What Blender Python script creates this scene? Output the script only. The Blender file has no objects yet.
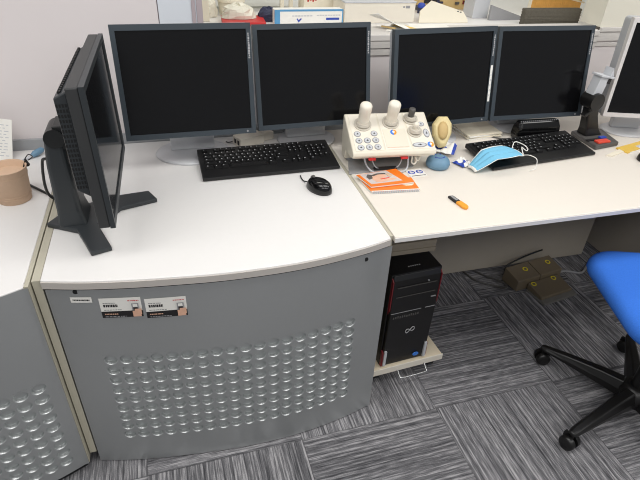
import bpy, bmesh, math, random
from mathutils import Vector, Matrix
random.seed(4)
C = bpy.context.scene.collection
PI = math.pi
R = math.radians

# ------------------------------------------------------------------ materials
def lin(c):
    return tuple((x/12.92 if x <= .04045 else ((x+.055)/1.055)**2.4) for x in c)
def rgb(r, g, b):
    return lin((r/255, g/255, b/255)) + (1,)
def mat(name, col, rough=.5, metal=0, spec=.5, var=.06, scale=30, bump=0, coat=0):
    m = bpy.data.materials.new(name); m.use_nodes = True
    nt = m.node_tree; b = nt.nodes['Principled BSDF']
    b.inputs['Roughness'].default_value = rough
    b.inputs['Metallic'].default_value = metal
    b.inputs['Specular IOR Level'].default_value = spec
    if coat: b.inputs['Coat Weight'].default_value = coat
    c = rgb(*col)
    tc = nt.nodes.new('ShaderNodeTexCoord')
    nz = nt.nodes.new('ShaderNodeTexNoise'); nz.inputs['Scale'].default_value = scale; nz.inputs['Detail'].default_value = 4
    nt.links.new(tc.outputs['Object'], nz.inputs['Vector'])
    mr = nt.nodes.new('ShaderNodeMapRange')
    mr.inputs['To Min'].default_value = 1-var; mr.inputs['To Max'].default_value = 1+var
    nt.links.new(nz.outputs['Fac'], mr.inputs['Value'])
    mx = nt.nodes.new('ShaderNodeVectorMath'); mx.operation = 'SCALE'
    mx.inputs[0].default_value = c[:3]
    nt.links.new(mr.outputs['Result'], mx.inputs['Scale'])
    nt.links.new(mx.outputs['Vector'], b.inputs['Base Color'])
    if bump:
        bp = nt.nodes.new('ShaderNodeBump'); bp.inputs['Strength'].default_value = bump; bp.inputs['Distance'].default_value = .002
        n2 = nt.nodes.new('ShaderNodeTexNoise'); n2.inputs['Scale'].default_value = scale*8
        nt.links.new(tc.outputs['Object'], n2.inputs['Vector'])
        nt.links.new(n2.outputs['Fac'], bp.inputs['Height']); nt.links.new(bp.outputs['Normal'], b.inputs['Normal'])
    return m

def carpet_mat():
    m = bpy.data.materials.new('carpet_tiles'); m.use_nodes = True
    nt = m.node_tree; b = nt.nodes['Principled BSDF']; L = nt.links.new
    b.inputs['Roughness'].default_value = .95; b.inputs['Specular IOR Level'].default_value = .1
    tc = nt.nodes.new('ShaderNodeTexCoord')
    mp = nt.nodes.new('ShaderNodeMapping'); mp.inputs['Location'].default_value = (-.237, .068, 0); mp.inputs['Rotation'].default_value = (0, 0, R(-1))
    L(tc.outputs['Object'], mp.inputs['Vector'])
    sp = nt.nodes.new('ShaderNodeSeparateXYZ'); L(mp.outputs['Vector'], sp.inputs[0])
    def M(op, a, bb=None):
        n = nt.nodes.new('ShaderNodeMath'); n.operation = op
        for i, v in enumerate((a, bb)):
            if v is None: continue
            if isinstance(v, (int, float)): n.inputs[i].default_value = v
            else: L(v, n.inputs[i])
        return n.outputs[0]
    T = .49
    tx = M('FLOOR', M('DIVIDE', sp.outputs['X'], T)); ty = M('FLOOR', M('DIVIDE', sp.outputs['Y'], T))
    par = M('FLOORED_MODULO', M('ADD', tx, ty), 2.0)
    def comb(x, y, z):
        n = nt.nodes.new('ShaderNodeCombineXYZ')
        for i, v in enumerate((x, y, z)):
            if isinstance(v, (int, float)): n.inputs[i].default_value = v
            else: L(v, n.inputs[i])
        return n.outputs[0]
    tid = M('ADD', M('MULTIPLY', tx, 3.7), M('MULTIPLY', ty, 9.1))
    va = comb(M('MULTIPLY', sp.outputs['X'], 125), M('MULTIPLY', sp.outputs['Y'], 1.6), tid)
    vb = comb(M('MULTIPLY', sp.outputs['Y'], 125), M('MULTIPLY', sp.outputs['X'], 1.6), tid)
    mix = nt.nodes.new('ShaderNodeMix'); mix.data_type = 'VECTOR'
    L(par, mix.inputs['Factor']); L(vb, mix.inputs[4]); L(va, mix.inputs[5])
    nz = nt.nodes.new('ShaderNodeTexNoise'); nz.inputs['Scale'].default_value = 1; nz.inputs['Detail'].default_value = 2; nz.inputs['Roughness'].default_value = .6
    L(mix.outputs[1], nz.inputs['Vector'])
    fz = nt.nodes.new('ShaderNodeTexNoise'); fz.inputs['Scale'].default_value = 350; fz.inputs['Detail'].default_value = 2
    L(tc.outputs['Object'], fz.inputs['Vector'])
    mx2 = nt.nodes.new('ShaderNodeVectorMath'); mx2.operation = 'MULTIPLY_ADD'; L(mix.outputs[1], mx2.inputs[0]); mx2.inputs[1].default_value = (2.4, 14, 1); mx2.inputs[2].default_value = (0, 0, 3)
    n2 = nt.nodes.new('ShaderNodeTexNoise'); n2.inputs['Scale'].default_value = 1; n2.inputs['Detail'].default_value = 1; L(mx2.outputs['Vector'], n2.inputs['Vector'])
    s = M('ADD', M('ADD', M('MULTIPLY', nz.outputs['Fac'], .55), M('MULTIPLY', n2.outputs['Fac'], .32)), M('MULTIPLY', fz.outputs['Fac'], .13))
    cr = nt.nodes.new('ShaderNodeValToRGB'); e = cr.color_ramp.elements
    e[0].position = .36; e[0].color = rgb(66, 66, 69)
    e[1].position = .63; e[1].color = rgb(170, 168, 170)
    k = cr.color_ramp.elements.new(.5); k.color = rgb(112, 111, 114)
    L(s, cr.inputs['Fac'])
    wn = nt.nodes.new('ShaderNodeTexWhiteNoise'); wn.noise_dimensions = '1D'; L(tid, wn.inputs['W'])
    sc = M('ADD', .93, M('MULTIPLY', wn.outputs['Value'], .14))
    # the seam between tiles
    fx = M('ABSOLUTE', M('SUBTRACT', M('FRACT', M('DIVIDE', sp.outputs['X'], T)), .5)); fy = M('ABSOLUTE', M('SUBTRACT', M('FRACT', M('DIVIDE', sp.outputs['Y'], T)), .5))
    seam = M('GREATER_THAN', M('MAXIMUM', fx, fy), .496)
    sc2 = M('MULTIPLY', sc, M('SUBTRACT', 1.0, M('MULTIPLY', seam, .3)))
    vm = nt.nodes.new('ShaderNodeVectorMath'); vm.operation = 'SCALE'
    L(cr.outputs['Color'], vm.inputs[0]); L(sc2, vm.inputs['Scale']); L(vm.outputs['Vector'], b.inputs['Base Color'])
    bp = nt.nodes.new('ShaderNodeBump'); bp.inputs['Strength'].default_value = .5; bp.inputs['Distance'].default_value = .004
    L(s, bp.inputs['Height']); L(bp.outputs['Normal'], b.inputs['Normal'])
    return m

M = dict(
    carpet=carpet_mat(),
    wall=mat('wall_panel', (222, 215, 215), .6, var=.015, scale=4),
    wall_cream=mat('wall_panel_cream', (226, 222, 208), .6, var=.015, scale=4),
    wall_blue=mat('wall_panel_bluish', (214, 219, 226), .6, var=.015, scale=4),
    wall_grey=mat('wall_strip_grey', (158, 160, 163), .5, var=.03),
    trim=mat('trim_offwhite', (206, 202, 198), .5, var=.03),
    trim_pink=mat('trim_mauve', (176, 164, 168), .5, var=.03),
    far=mat('far_wall', (196, 202, 190), .5, var=.03, scale=3),
    top=mat('worktop_white', (226, 224, 222), .32, spec=.4, var=.015, scale=60),
    top_cream=mat('worktop_cream', (224, 217, 207), .34, spec=.4, var=.015, scale=60),
    edge=mat('edge_band', (190, 184, 178), .5, var=.03),
    olive=mat('edge_olive', (182, 177, 160), .55, var=.04),
    panel=mat('panel_grey', (190, 193, 193), .36, metal=.75, spec=.5, var=.02, scale=80),
    modesty=mat('modesty_board', (168, 160, 148), .5, var=.03),
    duct=mat('duct_brown', (118, 110, 97), .5, var=.04),
    dark=mat('black_plastic', (26, 28, 29), .42, var=.08),
    gloss=mat('gloss_black', (12, 12, 13), .12, var=.05),
    keycase=mat('keyboard_case', (18, 18, 19), .4, var=.05),
    key=mat('key_black', (20, 20, 21), .5, spec=.3, var=.1),
    legend=mat('key_legend', (170, 170, 172), .6),
    bezel=mat('bezel_slate', (57, 65, 72), .45, spec=.4, var=.03),
    screen=mat('screen_black', (15, 15, 17), .16, spec=.35, var=.05),
    shell=mat('shell_silver', (176, 178, 182), .4, var=.03),
    shell_light=mat('shell_pale', (212, 208, 206), .45, var=.02),
    silver=mat('stand_silver', (206, 207, 210), .35, metal=.1, var=.03),
    m0=mat('charcoal_plastic', (48, 52, 55), .42, var=.06),
    m0b=mat('charcoal_back', (52, 53, 54), .5, var=.06),
    vent=mat('vent_dark', (18, 19, 20), .6),
    white=mat('white_plastic', (232, 230, 226), .4, var=.02),
    ivory=mat('ivory_plastic', (226, 219, 202), .42, var=.02),
    ivory2=mat('ivory_inset', (233, 226, 212), .42, var=.02),
    ivory_d=mat('ivory_shade', (204, 197, 184), .42, var=.03),
    grey=mat('mid_grey', (150, 150, 152), .45, var=.04),
    lgrey=mat('light_grey', (196, 198, 202), .45, var=.03),
    dgrey=mat('dark_grey', (84, 82, 80), .45, var=.05),
    red=mat('red_plastic', (196, 42, 44), .4, var=.05),
    redorange=mat('red_key', (222, 74, 56), .4, var=.05),
    dred=mat('tower_red', (120, 26, 36), .35, var=.05),
    blue=mat('blue_ink', (44, 72, 170), .5, var=.05),
    blue_box=mat('box_blue', (86, 150, 196), .5, var=.06),
    navy=mat('navy_cloth', (48, 52, 78), .7, var=.2, scale=60),
    chair=mat('blue_fabric', (62, 122, 222), .9, spec=.15, var=.12, scale=220, bump=.35),
    chairblack=mat('chair_black', (20, 19, 19), .38, var=.1),
    ball=mat('ball_blue', (106, 142, 168), .5, var=.1, scale=60),
    orange=mat('booklet_orange', (240, 122, 30), .4, var=.05),
    yorange=mat('cutter_orange', (240, 158, 44), .4, var=.05),
    yellow=mat('folder_yellow', (226, 188, 84), .5, var=.04),
    tan=mat('tan_card', (205, 176, 120), .6, var=.06),
    skin=mat('print_peach', (222, 176, 150), .5, var=.15, scale=80),
    print_grey=mat('print_grey', (200, 192, 190), .5, var=.12, scale=60),
    paper=mat('paper_white', (236, 234, 228), .6, var=.02),
    cream=mat('paper_cream', (232, 224, 204), .6, var=.03),
    pale=mat('pale_bulb', (226, 208, 156), .5, var=.08, scale=70),
    kraft=mat('cup_kraft', (208, 178, 152), .7, var=.05, scale=90, bump=.2),
    kraft_in=mat('cup_inside', (150, 134, 122), .7, var=.05),
    mask=mat('mask_blue', (122, 186, 216), .8, spec=.1, var=.08, scale=120),
    caddy=mat('caddy_cream', (228, 214, 188), .5, var=.03),
    tower=mat('tower_black', (17, 16, 17), .36, var=.08),
    bronze=mat('pedal_bronze', (122, 110, 92), .42, metal=.2, var=.06),
    mark=mat('pedal_yellow', (212, 196, 50), .5),
    clear=mat('tray_grey', (120, 118, 114), .3, var=.05),
    wood=mat('bamboo', (220, 164, 84), .5, var=.18, scale=40),
    basket=mat('basket_dark', (96, 91, 80), .6, var=.4, scale=120, bump=.5),
    bag=mat('bag_film', (226, 222, 206), .35, var=.1, scale=40),
    chrome=mat('steel', (200, 200, 200), .25, metal=.9),
    intel=mat('badge_blue', (70, 130, 220), .3),
    teal=mat('teal_box', (70, 130, 140), .5),
    ink=mat('ink_black', (30, 28, 30), .6),
)

# ------------------------------------------------------------------ mesh builder
class MB:
    def __init__(s): s.v = []; s.f = []; s.mi = []; s.sm = []; s.T = Matrix(); s.cur = 0; s.smooth = False
    def add(s, vs, fs, smooth=None):
        o = len(s.v); s.v += [s.T @ Vector(p) for p in vs]
        for f in fs: s.f.append([o+i for i in f]); s.mi.append(s.cur); s.sm.append(s.smooth if smooth is None else smooth)
        return s
    def box(s, a, b):
        x0, y0, z0 = [min(p, q) for p, q in zip(a, b)]; x1, y1, z1 = [max(p, q) for p, q in zip(a, b)]
        return s.add([(x0,y0,z0),(x1,y0,z0),(x1,y1,z0),(x0,y1,z0),(x0,y0,z1),(x1,y0,z1),(x1,y1,z1),(x0,y1,z1)],
                     [(0,3,2,1),(4,5,6,7),(0,1,5,4),(1,2,6,5),(2,3,7,6),(3,0,4,7)])
    def cbox(s, c, d): return s.box([c[i]-d[i]/2 for i in range(3)], [c[i]+d[i]/2 for i in range(3)])
    def prism(s, poly, z0, z1, axis='z'):
        n = len(poly)
        def P(p, z): return (p[0], p[1], z) if axis == 'z' else ((z, p[0], p[1]) if axis == 'x' else (p[0], z, p[1]))
        vs = [P(p, z0) for p in poly]+[P(p, z1) for p in poly]
        return s.add(vs, [list(range(n))[::-1], list(range(n, 2*n))]+[(i, (i+1) % n, n+(i+1) % n, n+i) for i in range(n)])
    def frame(s, p0, p1):
        d = (Vector(p1)-Vector(p0)).normalized(); u = d.orthogonal().normalized(); return u, d.cross(u)
    def tube(s, pts, r, n=8, cap=True):
        pts = [Vector(p) for p in pts]; rs = r if isinstance(r, (list, tuple)) else [r]*len(pts)
        d = (pts[1]-pts[0]).normalized(); u = d.orthogonal().normalized(); vs = []
        for i, p in enumerate(pts):
            t = (pts[min(i+1, len(pts)-1)]-pts[max(i-1, 0)]).normalized()
            u = (u-t*u.dot(t)).normalized(); w = t.cross(u)
            vs += [p+(u*math.cos(2*PI*k/n)+w*math.sin(2*PI*k/n))*rs[i] for k in range(n)]
        fs = [(i*n+k, i*n+(k+1) % n, (i+1)*n+(k+1) % n, (i+1)*n+k) for i in range(len(pts)-1) for k in range(n)]
        s.add(vs, fs, True)
        if cap: s.add(vs[:n], [list(range(n))[::-1]], False); s.add(vs[-n:], [list(range(n))], False)
        return s
    def cyl(s, p0, p1, r0, r1=None, n=20): return s.tube([p0, p1], [r0, r0 if r1 is None else r1], n)
    def lathe(s, prof, c=(0, 0, 0), n=24, sx=1, sy=1, smooth=True):
        vs = [(c[0]+r*math.cos(2*PI*k/n)*sx, c[1]+r*math.sin(2*PI*k/n)*sy, c[2]+z) for r, z in prof for k in range(n)]
        m = len(prof)
        fs = [(i*n+k, i*n+(k+1) % n, (i+1)*n+(k+1) % n, (i+1)*n+k) for i in range(m-1) for k in range(n)]
        s.add(vs, fs, smooth)
        s.add(vs[:n], [list(range(n))[::-1]], False); s.add(vs[-n:], [list(range(n))], False)
        return s
    def layers(s, rings, smooth=True, cap=True):
        n = len(rings[0]); vs = [p for r in rings for p in r]
        fs = [(i*n+k, i*n+(k+1) % n, (i+1)*n+(k+1) % n, (i+1)*n+k) for i in range(len(rings)-1) for k in range(n)]
        if cap: fs += [list(range(n))[::-1], list(range(len(vs)-n, len(vs)))]
        return s.add(vs, fs, smooth)
    def quad(s, a, b, c, d): return s.add([a, b, c, d], [(0, 1, 2, 3)])
    def build(s, name, m, parent=None, bevel=0, seg=2, loc=None, label=None, merge=False):
        me = bpy.data.meshes.new(name); me.from_pydata(s.v, [], s.f)
        for k in (m if isinstance(m, (list, tuple)) else [m]): me.materials.append(M[k])
        for i, p in enumerate(me.polygons): p.material_index = s.mi[i]; p.use_smooth = s.sm[i]
        if merge:
            bm = bmesh.new(); bm.from_mesh(me); bmesh.ops.remove_doubles(bm, verts=bm.verts, dist=1e-5); bm.to_mesh(me); bm.free()
        o = bpy.data.objects.new(name, me); C.objects.link(o)
        if parent: o.parent = parent
        if loc: o.location = loc
        if bevel:
            b = o.modifiers.new('bevel', 'BEVEL'); b.width = bevel; b.segments = seg; b.limit_method = 'ANGLE'; b.angle_limit = R(40)
        if label: o['label'] = label
        return o
def tag(o, label, cat, group=None, kind=None):
    o['label'] = label; o['category'] = cat
    if group: o['group'] = group
    if kind: o['kind'] = kind
    return o
def thing(name, label, cat, loc=(0, 0, 0), yaw=0, group=None):
    o = bpy.data.objects.new(name, None); C.objects.link(o); o.empty_display_size = .05
    o.location = loc; o.rotation_euler = (0, 0, yaw)
    return tag(o, label, cat, group)
def struct(o): o['kind'] = 'structure'; return o
def rrect(w, d, r, n=6, c=(0, 0)):
    pts = []
    for (sx, sy, a0) in ((1, 1, 0), (-1, 1, 90), (-1, -1, 180), (1, -1, 270)):
        for k in range(n+1):
            a = R(a0+90*k/n); pts.append((c[0]+sx*(w/2-r)+r*math.cos(a), c[1]+sy*(d/2-r)+r*math.sin(a)))
    return pts
def circle(r, n=24, c=(0, 0), sx=1, sy=1): return [(c[0]+r*sx*math.cos(2*PI*k/n), c[1]+r*sy*math.sin(2*PI*k/n)) for k in range(n)]
def smooth_path(pts, n=8):
    pts = [Vector(p) for p in pts]; P = [pts[0]*2-pts[1]]+pts+[pts[-1]*2-pts[-2]]; out = []
    for i in range(1, len(P)-2):
        for k in range(n):
            t = k/n; a, b, c, d = P[i-1:i+3]
            out.append(.5*((2*b)+(c-a)*t+(2*a-5*b+4*c-d)*t*t+(3*b-a-3*c+d)*t**3))
    return out+[pts[-1]]

DZ = .72            # top of the worktops
WY = .79            # face of the back wall
# ------------------------------------------------------------------ the room
struct(MB().box((-4, -4, -.05), (4, 3.2, 0)).build('floor', 'carpet'))
w = MB()
w.box((-4, WY, 0), (-.548, WY+.12, 2.6))                        # left of the opening
w.cur = 1; w.box((-.545, WY, 1.075), (-.44, WY+.12, 2.6)); w.cur = 0
w.box((-.548, WY, 0), (1.205, WY+.12, 1.04))
w.cur = 2; w.box((1.205, WY, 1.085), (4, WY+.12, 2.6)); w.cur = 0; w.box((1.205, WY, 0), (4, WY+.12, 1.04))
w.box((-.405, WY, 1.9), (1.205, WY+.12, 2.6))
struct(w.build('wall_back', ['wall', 'wall_blue', 'wall_cream']))
struct(MB().box((-.548, WY+.01, 1.04), (-.545, WY+.11, 2.6)).build('trim_1', 'trim_pink'))
t = MB(); t.box((-.44, WY-.004, 1.075), (-.428, WY+.12, 1.9)); t.cur = 1; t.box((-.428, WY-.002, 1.075), (-.424, WY+.12, 1.9)); t.cur = 0; t.box((-.424, WY-.006, 1.075), (-.405, WY+.12, 1.9))
win = struct(t.build('window_1', ['trim_pink', 'wall_blue'], bevel=.001))
sl = MB().box((-.545, WY-.012, 1.052), (1.205, WY+.13, 1.075)).build('window_sill', 'trim', win, bevel=.003)
t = MB(); t.box((-.545, WY-.006, 1.0), (1.205, WY, 1.0225)); t.box((-.545, WY-.009, 1.026), (1.205, WY, 1.052))
struct(t.build('trim_2', 'trim', bevel=.001))
t = MB(); t.box((1.205, WY-.012, 1.068), (4, WY, 1.085)); t.box((1.205, WY-.007, 1.03), (4, WY, 1.068)); t.box((1.205, WY-.004, 1.008), (4, WY, 1.024))
struct(t.build('trim_3', 'trim', bevel=.002))
struct(MB().box((-2.2, WY-.012, .60), (2.6, WY-.0005, .756)).build('trim_4', 'wall_grey', bevel=.001))
fw = MB(); fw.box((-1.2, 2.3, 0), (1.52, 2.36, 2.6)); fw.box((1.53, 2.3, 0), (3.4, 2.36, 2.6)); fw.box((1.52, 2.31, 0), (1.53, 2.35, 2.6))
struct(fw.build('wall_far', 'far'))
for x, s in ((-1.26, 0), (3.4, 0)):
    struct(MB().box((x, .92, 0), (x+.06, 2.3, 2.6)).build('wall_side_far', 'far'))

# ------------------------------------------------------------------ curved desks
CT = [(0, 0), (.03, -.0095), (.07, -.021), (.15, -.0375), (.21, -.047), (.28, -.0545), (.375, -.058), (.473, -.0565), (.567, -.049), (.682, -.0365), (.794, -.018), (.884, .004)]
def curve(x):
    x = min(max(-x, 0), .884)
    for i in range(len(CT)-1):
        if x <= CT[i+1][0]: break
    P = [CT[max(i-1, 0)], CT[i], CT[i+1], CT[min(i+2, len(CT)-1)]]
    def m(a, b): return (b[1]-a[1])/(b[0]-a[0])
    h = P[2][0]-P[1][0]; t = (x-P[1][0])/h; m0, m1 = m(P[0], P[2])*h, m(P[1], P[3])*h
    return (2*t**3-3*t*t+1)*P[1][1]+(t**3-2*t*t+t)*m0+(-2*t**3+3*t*t)*P[2][1]+(t**3-t*t)*m1
def wedge_desk(name, label, ox, oy, cat, right_margin, ncol, pitch, W=.884, kc=1, lip=True, zb=.004, dz=0):
    def curve(x): return globals()['curve'](x)*kc
    root = thing(name, label, cat, (ox, oy, 0))
    xs = [-W+W*i/40 for i in range(41)]
    back = WY-.014-oy
    poly = [(x, curve(x)) for x in xs]+[(0, back), (-W, back)]
    MB().prism(poly, DZ-.022, DZ).build('worktop', 'top', root, bevel=.002)
    # edge band along the curved front
    e = MB(); n = len(xs)
    vs = [(x, curve(x)-.003+.0035*k, z) for k, z in ((0, DZ-.023), (0, DZ-.004), (1, DZ-.004), (1, DZ-.023)) for x in xs]
    e.add(vs, [(k*n+i, k*n+i+1, ((k+1) % 4)*n+i+1, ((k+1) % 4)*n+i) for k in range(4) for i in range(n-1)])
    if lip: e.build('edge_band', 'edge', root)
    # perforated front panel: a grid of round dimples pressed into the curved sheet
    p = MB(); rows = 9; x1 = -right_margin+pitch/2; x0 = x1-ncol*pitch
    z1 = .449+.0198+dz; z0 = z1-rows*.0396; zt = DZ-.030 if lip else DZ-.003
    xa, xb = -W+.003, .0095
    off = .0035 if lip else -.0015
    def S(x, z, d=0): return (x, curve(x)+off+d, z)
    cx = [x0+pitch*i for i in range(ncol+1)]; cz = [z0+.0396*i for i in range(rows+1)]
    left = [xa+(x0-xa)*i/5 for i in range(5)] if x0 > xa+.01 else [xa]; right = [x1+(xb-x1)*i/5 for i in range(1, 6)]
    allx = left+cx+right
    def strip(xl, za, zc):
        for a, b in zip(xl[:-1], xl[1:]): p.add([S(a, za), S(b, za), S(b, zc), S(a, zc)], [(0, 1, 2, 3)], True)
    strip(allx, zb, z0); strip(allx, z1, zt)
    for j in range(rows): strip(left+[x0], cz[j], cz[j+1]); strip([x1]+right, cz[j], cz[j+1])
    N = 20
    for i in range(ncol):
        for j in range(rows):
            mx, mz = (cx[i]+cx[i+1])/2, (cz[j]+cz[j+1])/2; hw, hh = pitch/2, .0198
            rings = []
            for k in range(N):
                a = 2*PI*k/N+PI/4; c, s_ = math.cos(a), math.sin(a); q = max(abs(c), abs(s_))
                rings.append([(mx+hw*c/q, mz+hh*s_/q, 0)]+[(mx+r*c, mz+r*s_, d) for r, d in ((.0176, 0), (.0172, 0), (.0167, .0004), (.0159, .0020), (.0151, .0058), (.0146, .0115), (.0144, .0122), (.0139, .0124))])
            L_ = len(rings[0]); vs = [S(*rings[k][l]) for l in range(L_) for k in range(N)]
            fs = [(l*N+k, l*N+(k+1) % N, (l+1)*N+(k+1) % N, (l+1)*N+k) for l in range(L_-1) for k in range(N)]
            fs.append(list(range((L_-1)*N, L_*N)))
            p.add(vs, fs, True)
    p.build('front_panel', 'panel', root, merge=True)
    # frame behind the panel
    bk = MB(); bk.add([S(x, z, .0165+.003*k) for k in (0, 1) for z in (.002, zt+.003) for x in [max(q, -W+.012) for q in xs]],
        [(i, i+1, n+i+1, n+i) for i in range(n-1)]+[(2*n+i, 2*n+i+1, 3*n+i+1, 3*n+i) for i in range(n-1)])
    bk.build('backing_board', 'dark', root)
    MB().box((0, .010 if lip else .002, zb), (.0105, back, DZ-.0005)).build('side_panel', 'olive', root, bevel=.001)
    MB().box((-W-.0195, .006 if lip else .002, .05), (-W-.0005, back, DZ-.0005)).build('side_panel', 'olive', root, bevel=.001)
    for x in (-.075, -W+.072):
        if x < -W+.2 and right_margin < .1: continue
        o = MB().cyl((0, .004, 0), (0, -.0008, 0), .0075, .0065, 20).build('screw_cap', 'vent', root, loc=(x, curve(x)+off, .672 if x > -.2 else .685))
    return root, off
mid, off = wedge_desk('curved_desk', 'white curved-front workstation desk with grey dimpled panel bearing two stickers', 0, 0, 'desk', .105, 18, .0393)
lft, _ = wedge_desk('curved_desk', 'white curved-front desk at left edge, cardboard cup standing on it', -.917, -.014, 'desk', .040, 19, .0390, kc=1.55, lip=False, zb=.03, dz=-.046)
def sx(x): return curve(x)+off-.0009
def on_panel(name, x0, x1, za, zb_, mats, parent, deco, label):
    """a thin label following the panel; deco = (u0,u1,v0,v1,mat index)"""
    b = MB(); dx = (x1-x0)
    def rect(u0, u1, v0, v1, d, mi):
        b.cur = mi; k = 4
        P = [(x0+dx*(u0+(u1-u0)*i/k), za+(zb_-za)*v) for v in (v0, v1) for i in range(k+1)]
        vs = [(x, sx(x)-d, z) for x, z in P]
        b.add(vs, [(i, i+1, k+1+i+1, k+1+i) for i in range(k)])
    rect(0, 1, 0, 1, .0003, 0)
    for q, d in enumerate(deco): rect(*d[:4], .0005+.00008*q, d[4])
    return b.build(name, mats, parent, label=label)
rs = random.Random(3)
def dashes(u0, u1, v0, v1, mi, n, rnd):
    out = []; u = u0
    while u < u1:
        w_ = rnd.uniform(.4, 1.3)*(u1-u0)/n; out.append((u, min(u+w_, u1), v0, v1, mi)); u += w_*1.35
    return out
on_panel('asset_label', -.829, -.780, .652, .669, ['paper', 'ink'], mid, dashes(.1, .9, .36, .6, 1, 12, rs), 'small white strip label under the screw cap')
for a, b_ in ((-.765, -.668), (-.660, -.561)):
    zt_ = .664 if a < -.7 else .656
    d = [(0, 1, 0, .33, 1)]+dashes(.08, .42, .55, .68, 2, 9, rs)+dashes(.08, .38, .74, .78, 3, 9, rs)+dashes(.08, .5, .40, .44, 3, 9, rs)+dashes(.68, .95, .84, .88, 4, 7, rs)
    d += dashes(.08, .40, .2, .25, 5, 9, rs)+dashes(.08, .6, .08, .12, 3, 9, rs)+[(.76, .93, .38, .74, 3), (.79, .9, .56, .70, 0), (.79, .9, .40, .54, 2), (.76, .96, .06, .36, 6), (.82, .98, .16, .46, 6)]
    on_panel('info_sticker', a, b_, zt_-.063, zt_, ['paper', 'ink', 'ink', 'grey', 'red', 'skin', 'skin'], mid, d, 'white sticker with black lower band and a hand holding a card')

# right desk
rd = thing('straight_desk', 'long cream straight desk on the right with the tower computer underneath', 'desk', (0, 0, 0))
MB().box((.0125, 0, DZ-.018), (2.3, WY-.014, DZ)).build('worktop', 'top_cream', rd, bevel=.003)
MB().box((.0125, -.0022, DZ-.0165), (2.3, -.0002, DZ-.003)).build('edge_band', 'top', rd)
b = MB()
for k in range(5): b.box((.0125, .03+.003*(k % 2), DZ-.020-.0135*(k+1)), (.165, .30, DZ-.020-.0135*k))
b.build('cable_duct', 'duct', rd, bevel=.001)
MB().box((.03, .615, .025), (1.385, .633, DZ-.03)).build('modesty_panel', 'modesty', rd, bevel=.001)
MB().box((1.515, .06, .01), (1.535, .74, DZ-.025)).build('end_panel', 'modesty', rd, bevel=.001)
MB().box((.014, .06, DZ-.075), (1.5, .085, DZ-.025)).build('under_rail', 'modesty', rd, bevel=.001) if False else None
for x in (.175, .66, ):
    b = MB(); b.box((x, .03, DZ-.034), (x+.06, .075, DZ-.0185)); b.box((x+.012, .025, DZ-.040), (x+.048, .07, DZ-.034))
    b.build('bracket', 'grey' if x > .5 else 'modesty', rd, bevel=.001)

# ------------------------------------------------------------------ monitors
def monitor(name, label, loc, base, yaw, tilt, W=.405, H=.334, bz=.0145, bt=.0165, mb='bezel', ms='shell', depth=.058, base_kind='oval', mark=True, group=None, colw=.15, mbase='silver', so=.11, br=.128, full=.62, bo=0, bk=.84):
    base = (base[0]+bo, loc[1]+so)
    root = thing(name, label, 'monitor', (base[0], base[1], DZ), yaw, group)
    # head frame: local to root, tilted about x
    Rz = Matrix.Rotation(-yaw, 4, 'Z')
    d = Rz @ (Vector(loc)-Vector((base[0], base[1], DZ)))
    T = Matrix.Translation(d) @ Matrix.Rotation(-tilt, 4, 'X')
    f = MB(); f.T = T
    o_, i_ = [(-W/2, -H/2), (W/2, -H/2), (W/2, H/2), (-W/2, H/2)], [(-W/2+bz, -H/2+bt), (W/2-bz, -H/2+bt), (W/2-bz, H/2-bt), (-W/2+bz, H/2-bt)]
    vs = [(x, 0, z) for x, z in o_]+[(x, -.0005, z) for x, z in i_]+[(x, .004, z) for x, z in i_]+[(x, .022, z) for x, z in o_]
    fs = []
    for k in range(4):
        j = (k+1) % 4; fs += [(k, j, 4+j, 4+k), (4+k, 4+j, 8+j, 8+k), (12+k, 12+j, j, k)]
    f.add(vs, fs); bez = f.build('bezel', mb, root)
    s = MB(); s.T = T; s.box((-W/2+bz, .0038, -H/2+bt), (W/2-bz, .006, H/2-bt)); s.build('screen', 'screen', root)
    h = MB(); h.T = T
    def rr(w, hh, y): return [(x, y, z) for x, z in rrect(w, hh, .012, 3)]
    h.layers([rr(W, H, .0225), rr(W, H, depth*full), rr(W*.93, H*.93, depth*max(.85, full+.05)), rr(W*.6, H*.7, depth)], smooth=False)
    h.build('back_shell', ms, root)
    v = MB(); v.T = T
    for k in range(9): v.box((-W*.28, depth*.84, H*.16+.009*k), (W*.28, depth*.945-.0006*k, H*.16+.004+.009*k))
    if mark:
        l = MB(); l.T = T; zz = H/2-.028; rnd = random.Random(int(base[0]*1000))
        for k in range(11):
            hh = rnd.uniform(.0035, .007); xx = W/2-bz*.55
            l.box((xx-rnd.uniform(.0015, .0032), -.0008, zz-hh), (xx+rnd.uniform(.001, .003), -.0003, zz)); zz -= hh+.0016
        l.build('bezel_lettering', 'legend', bez)
        b = MB(); b.T = T; b.cyl((W/2-.028, -.002, -H/2+.008), (W/2-.028, 0, -H/2+.008), .0032, n=12); b.build('power_button', 'grey', bez)
    c = MB(); zc = d.z-.02
    if base_kind == 'oval':
        c.box((-colw/2, .0, .012), (colw/2, .028, d.z-.02)); c.build('stand_column', mbase, root, bevel=.004)
        a = MB(); a.lathe([(br-.002, 0.0003), (br, .003), (br-.002, .006), (br-.012, .010), (br*.45, .012)], (0, 0, 0), 48, 1.0, bk); a.build('stand_base', mbase, root)
        c = MB(); c.prism([(d.y+depth-.006, d.z-.05), (d.y+depth-.006, d.z+.04), (.005, d.z-.02), (.026, d.z-.03), (.026, d.z-.06), (.002, d.z-.09)], -.05, .05, 'x'); c.build('hinge_block', 'dgrey', root, bevel=.004)
    return root, T
mon = {}
G = 'slate-bezel square monitors along the back of the desks'
monitor('monitor', 'leftmost of the four slate-bezel square monitors, oval silver base beside the keyboard', (-.484, .548, 1.0), (-.484, .60), R(.3), R(10), group=G)
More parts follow.
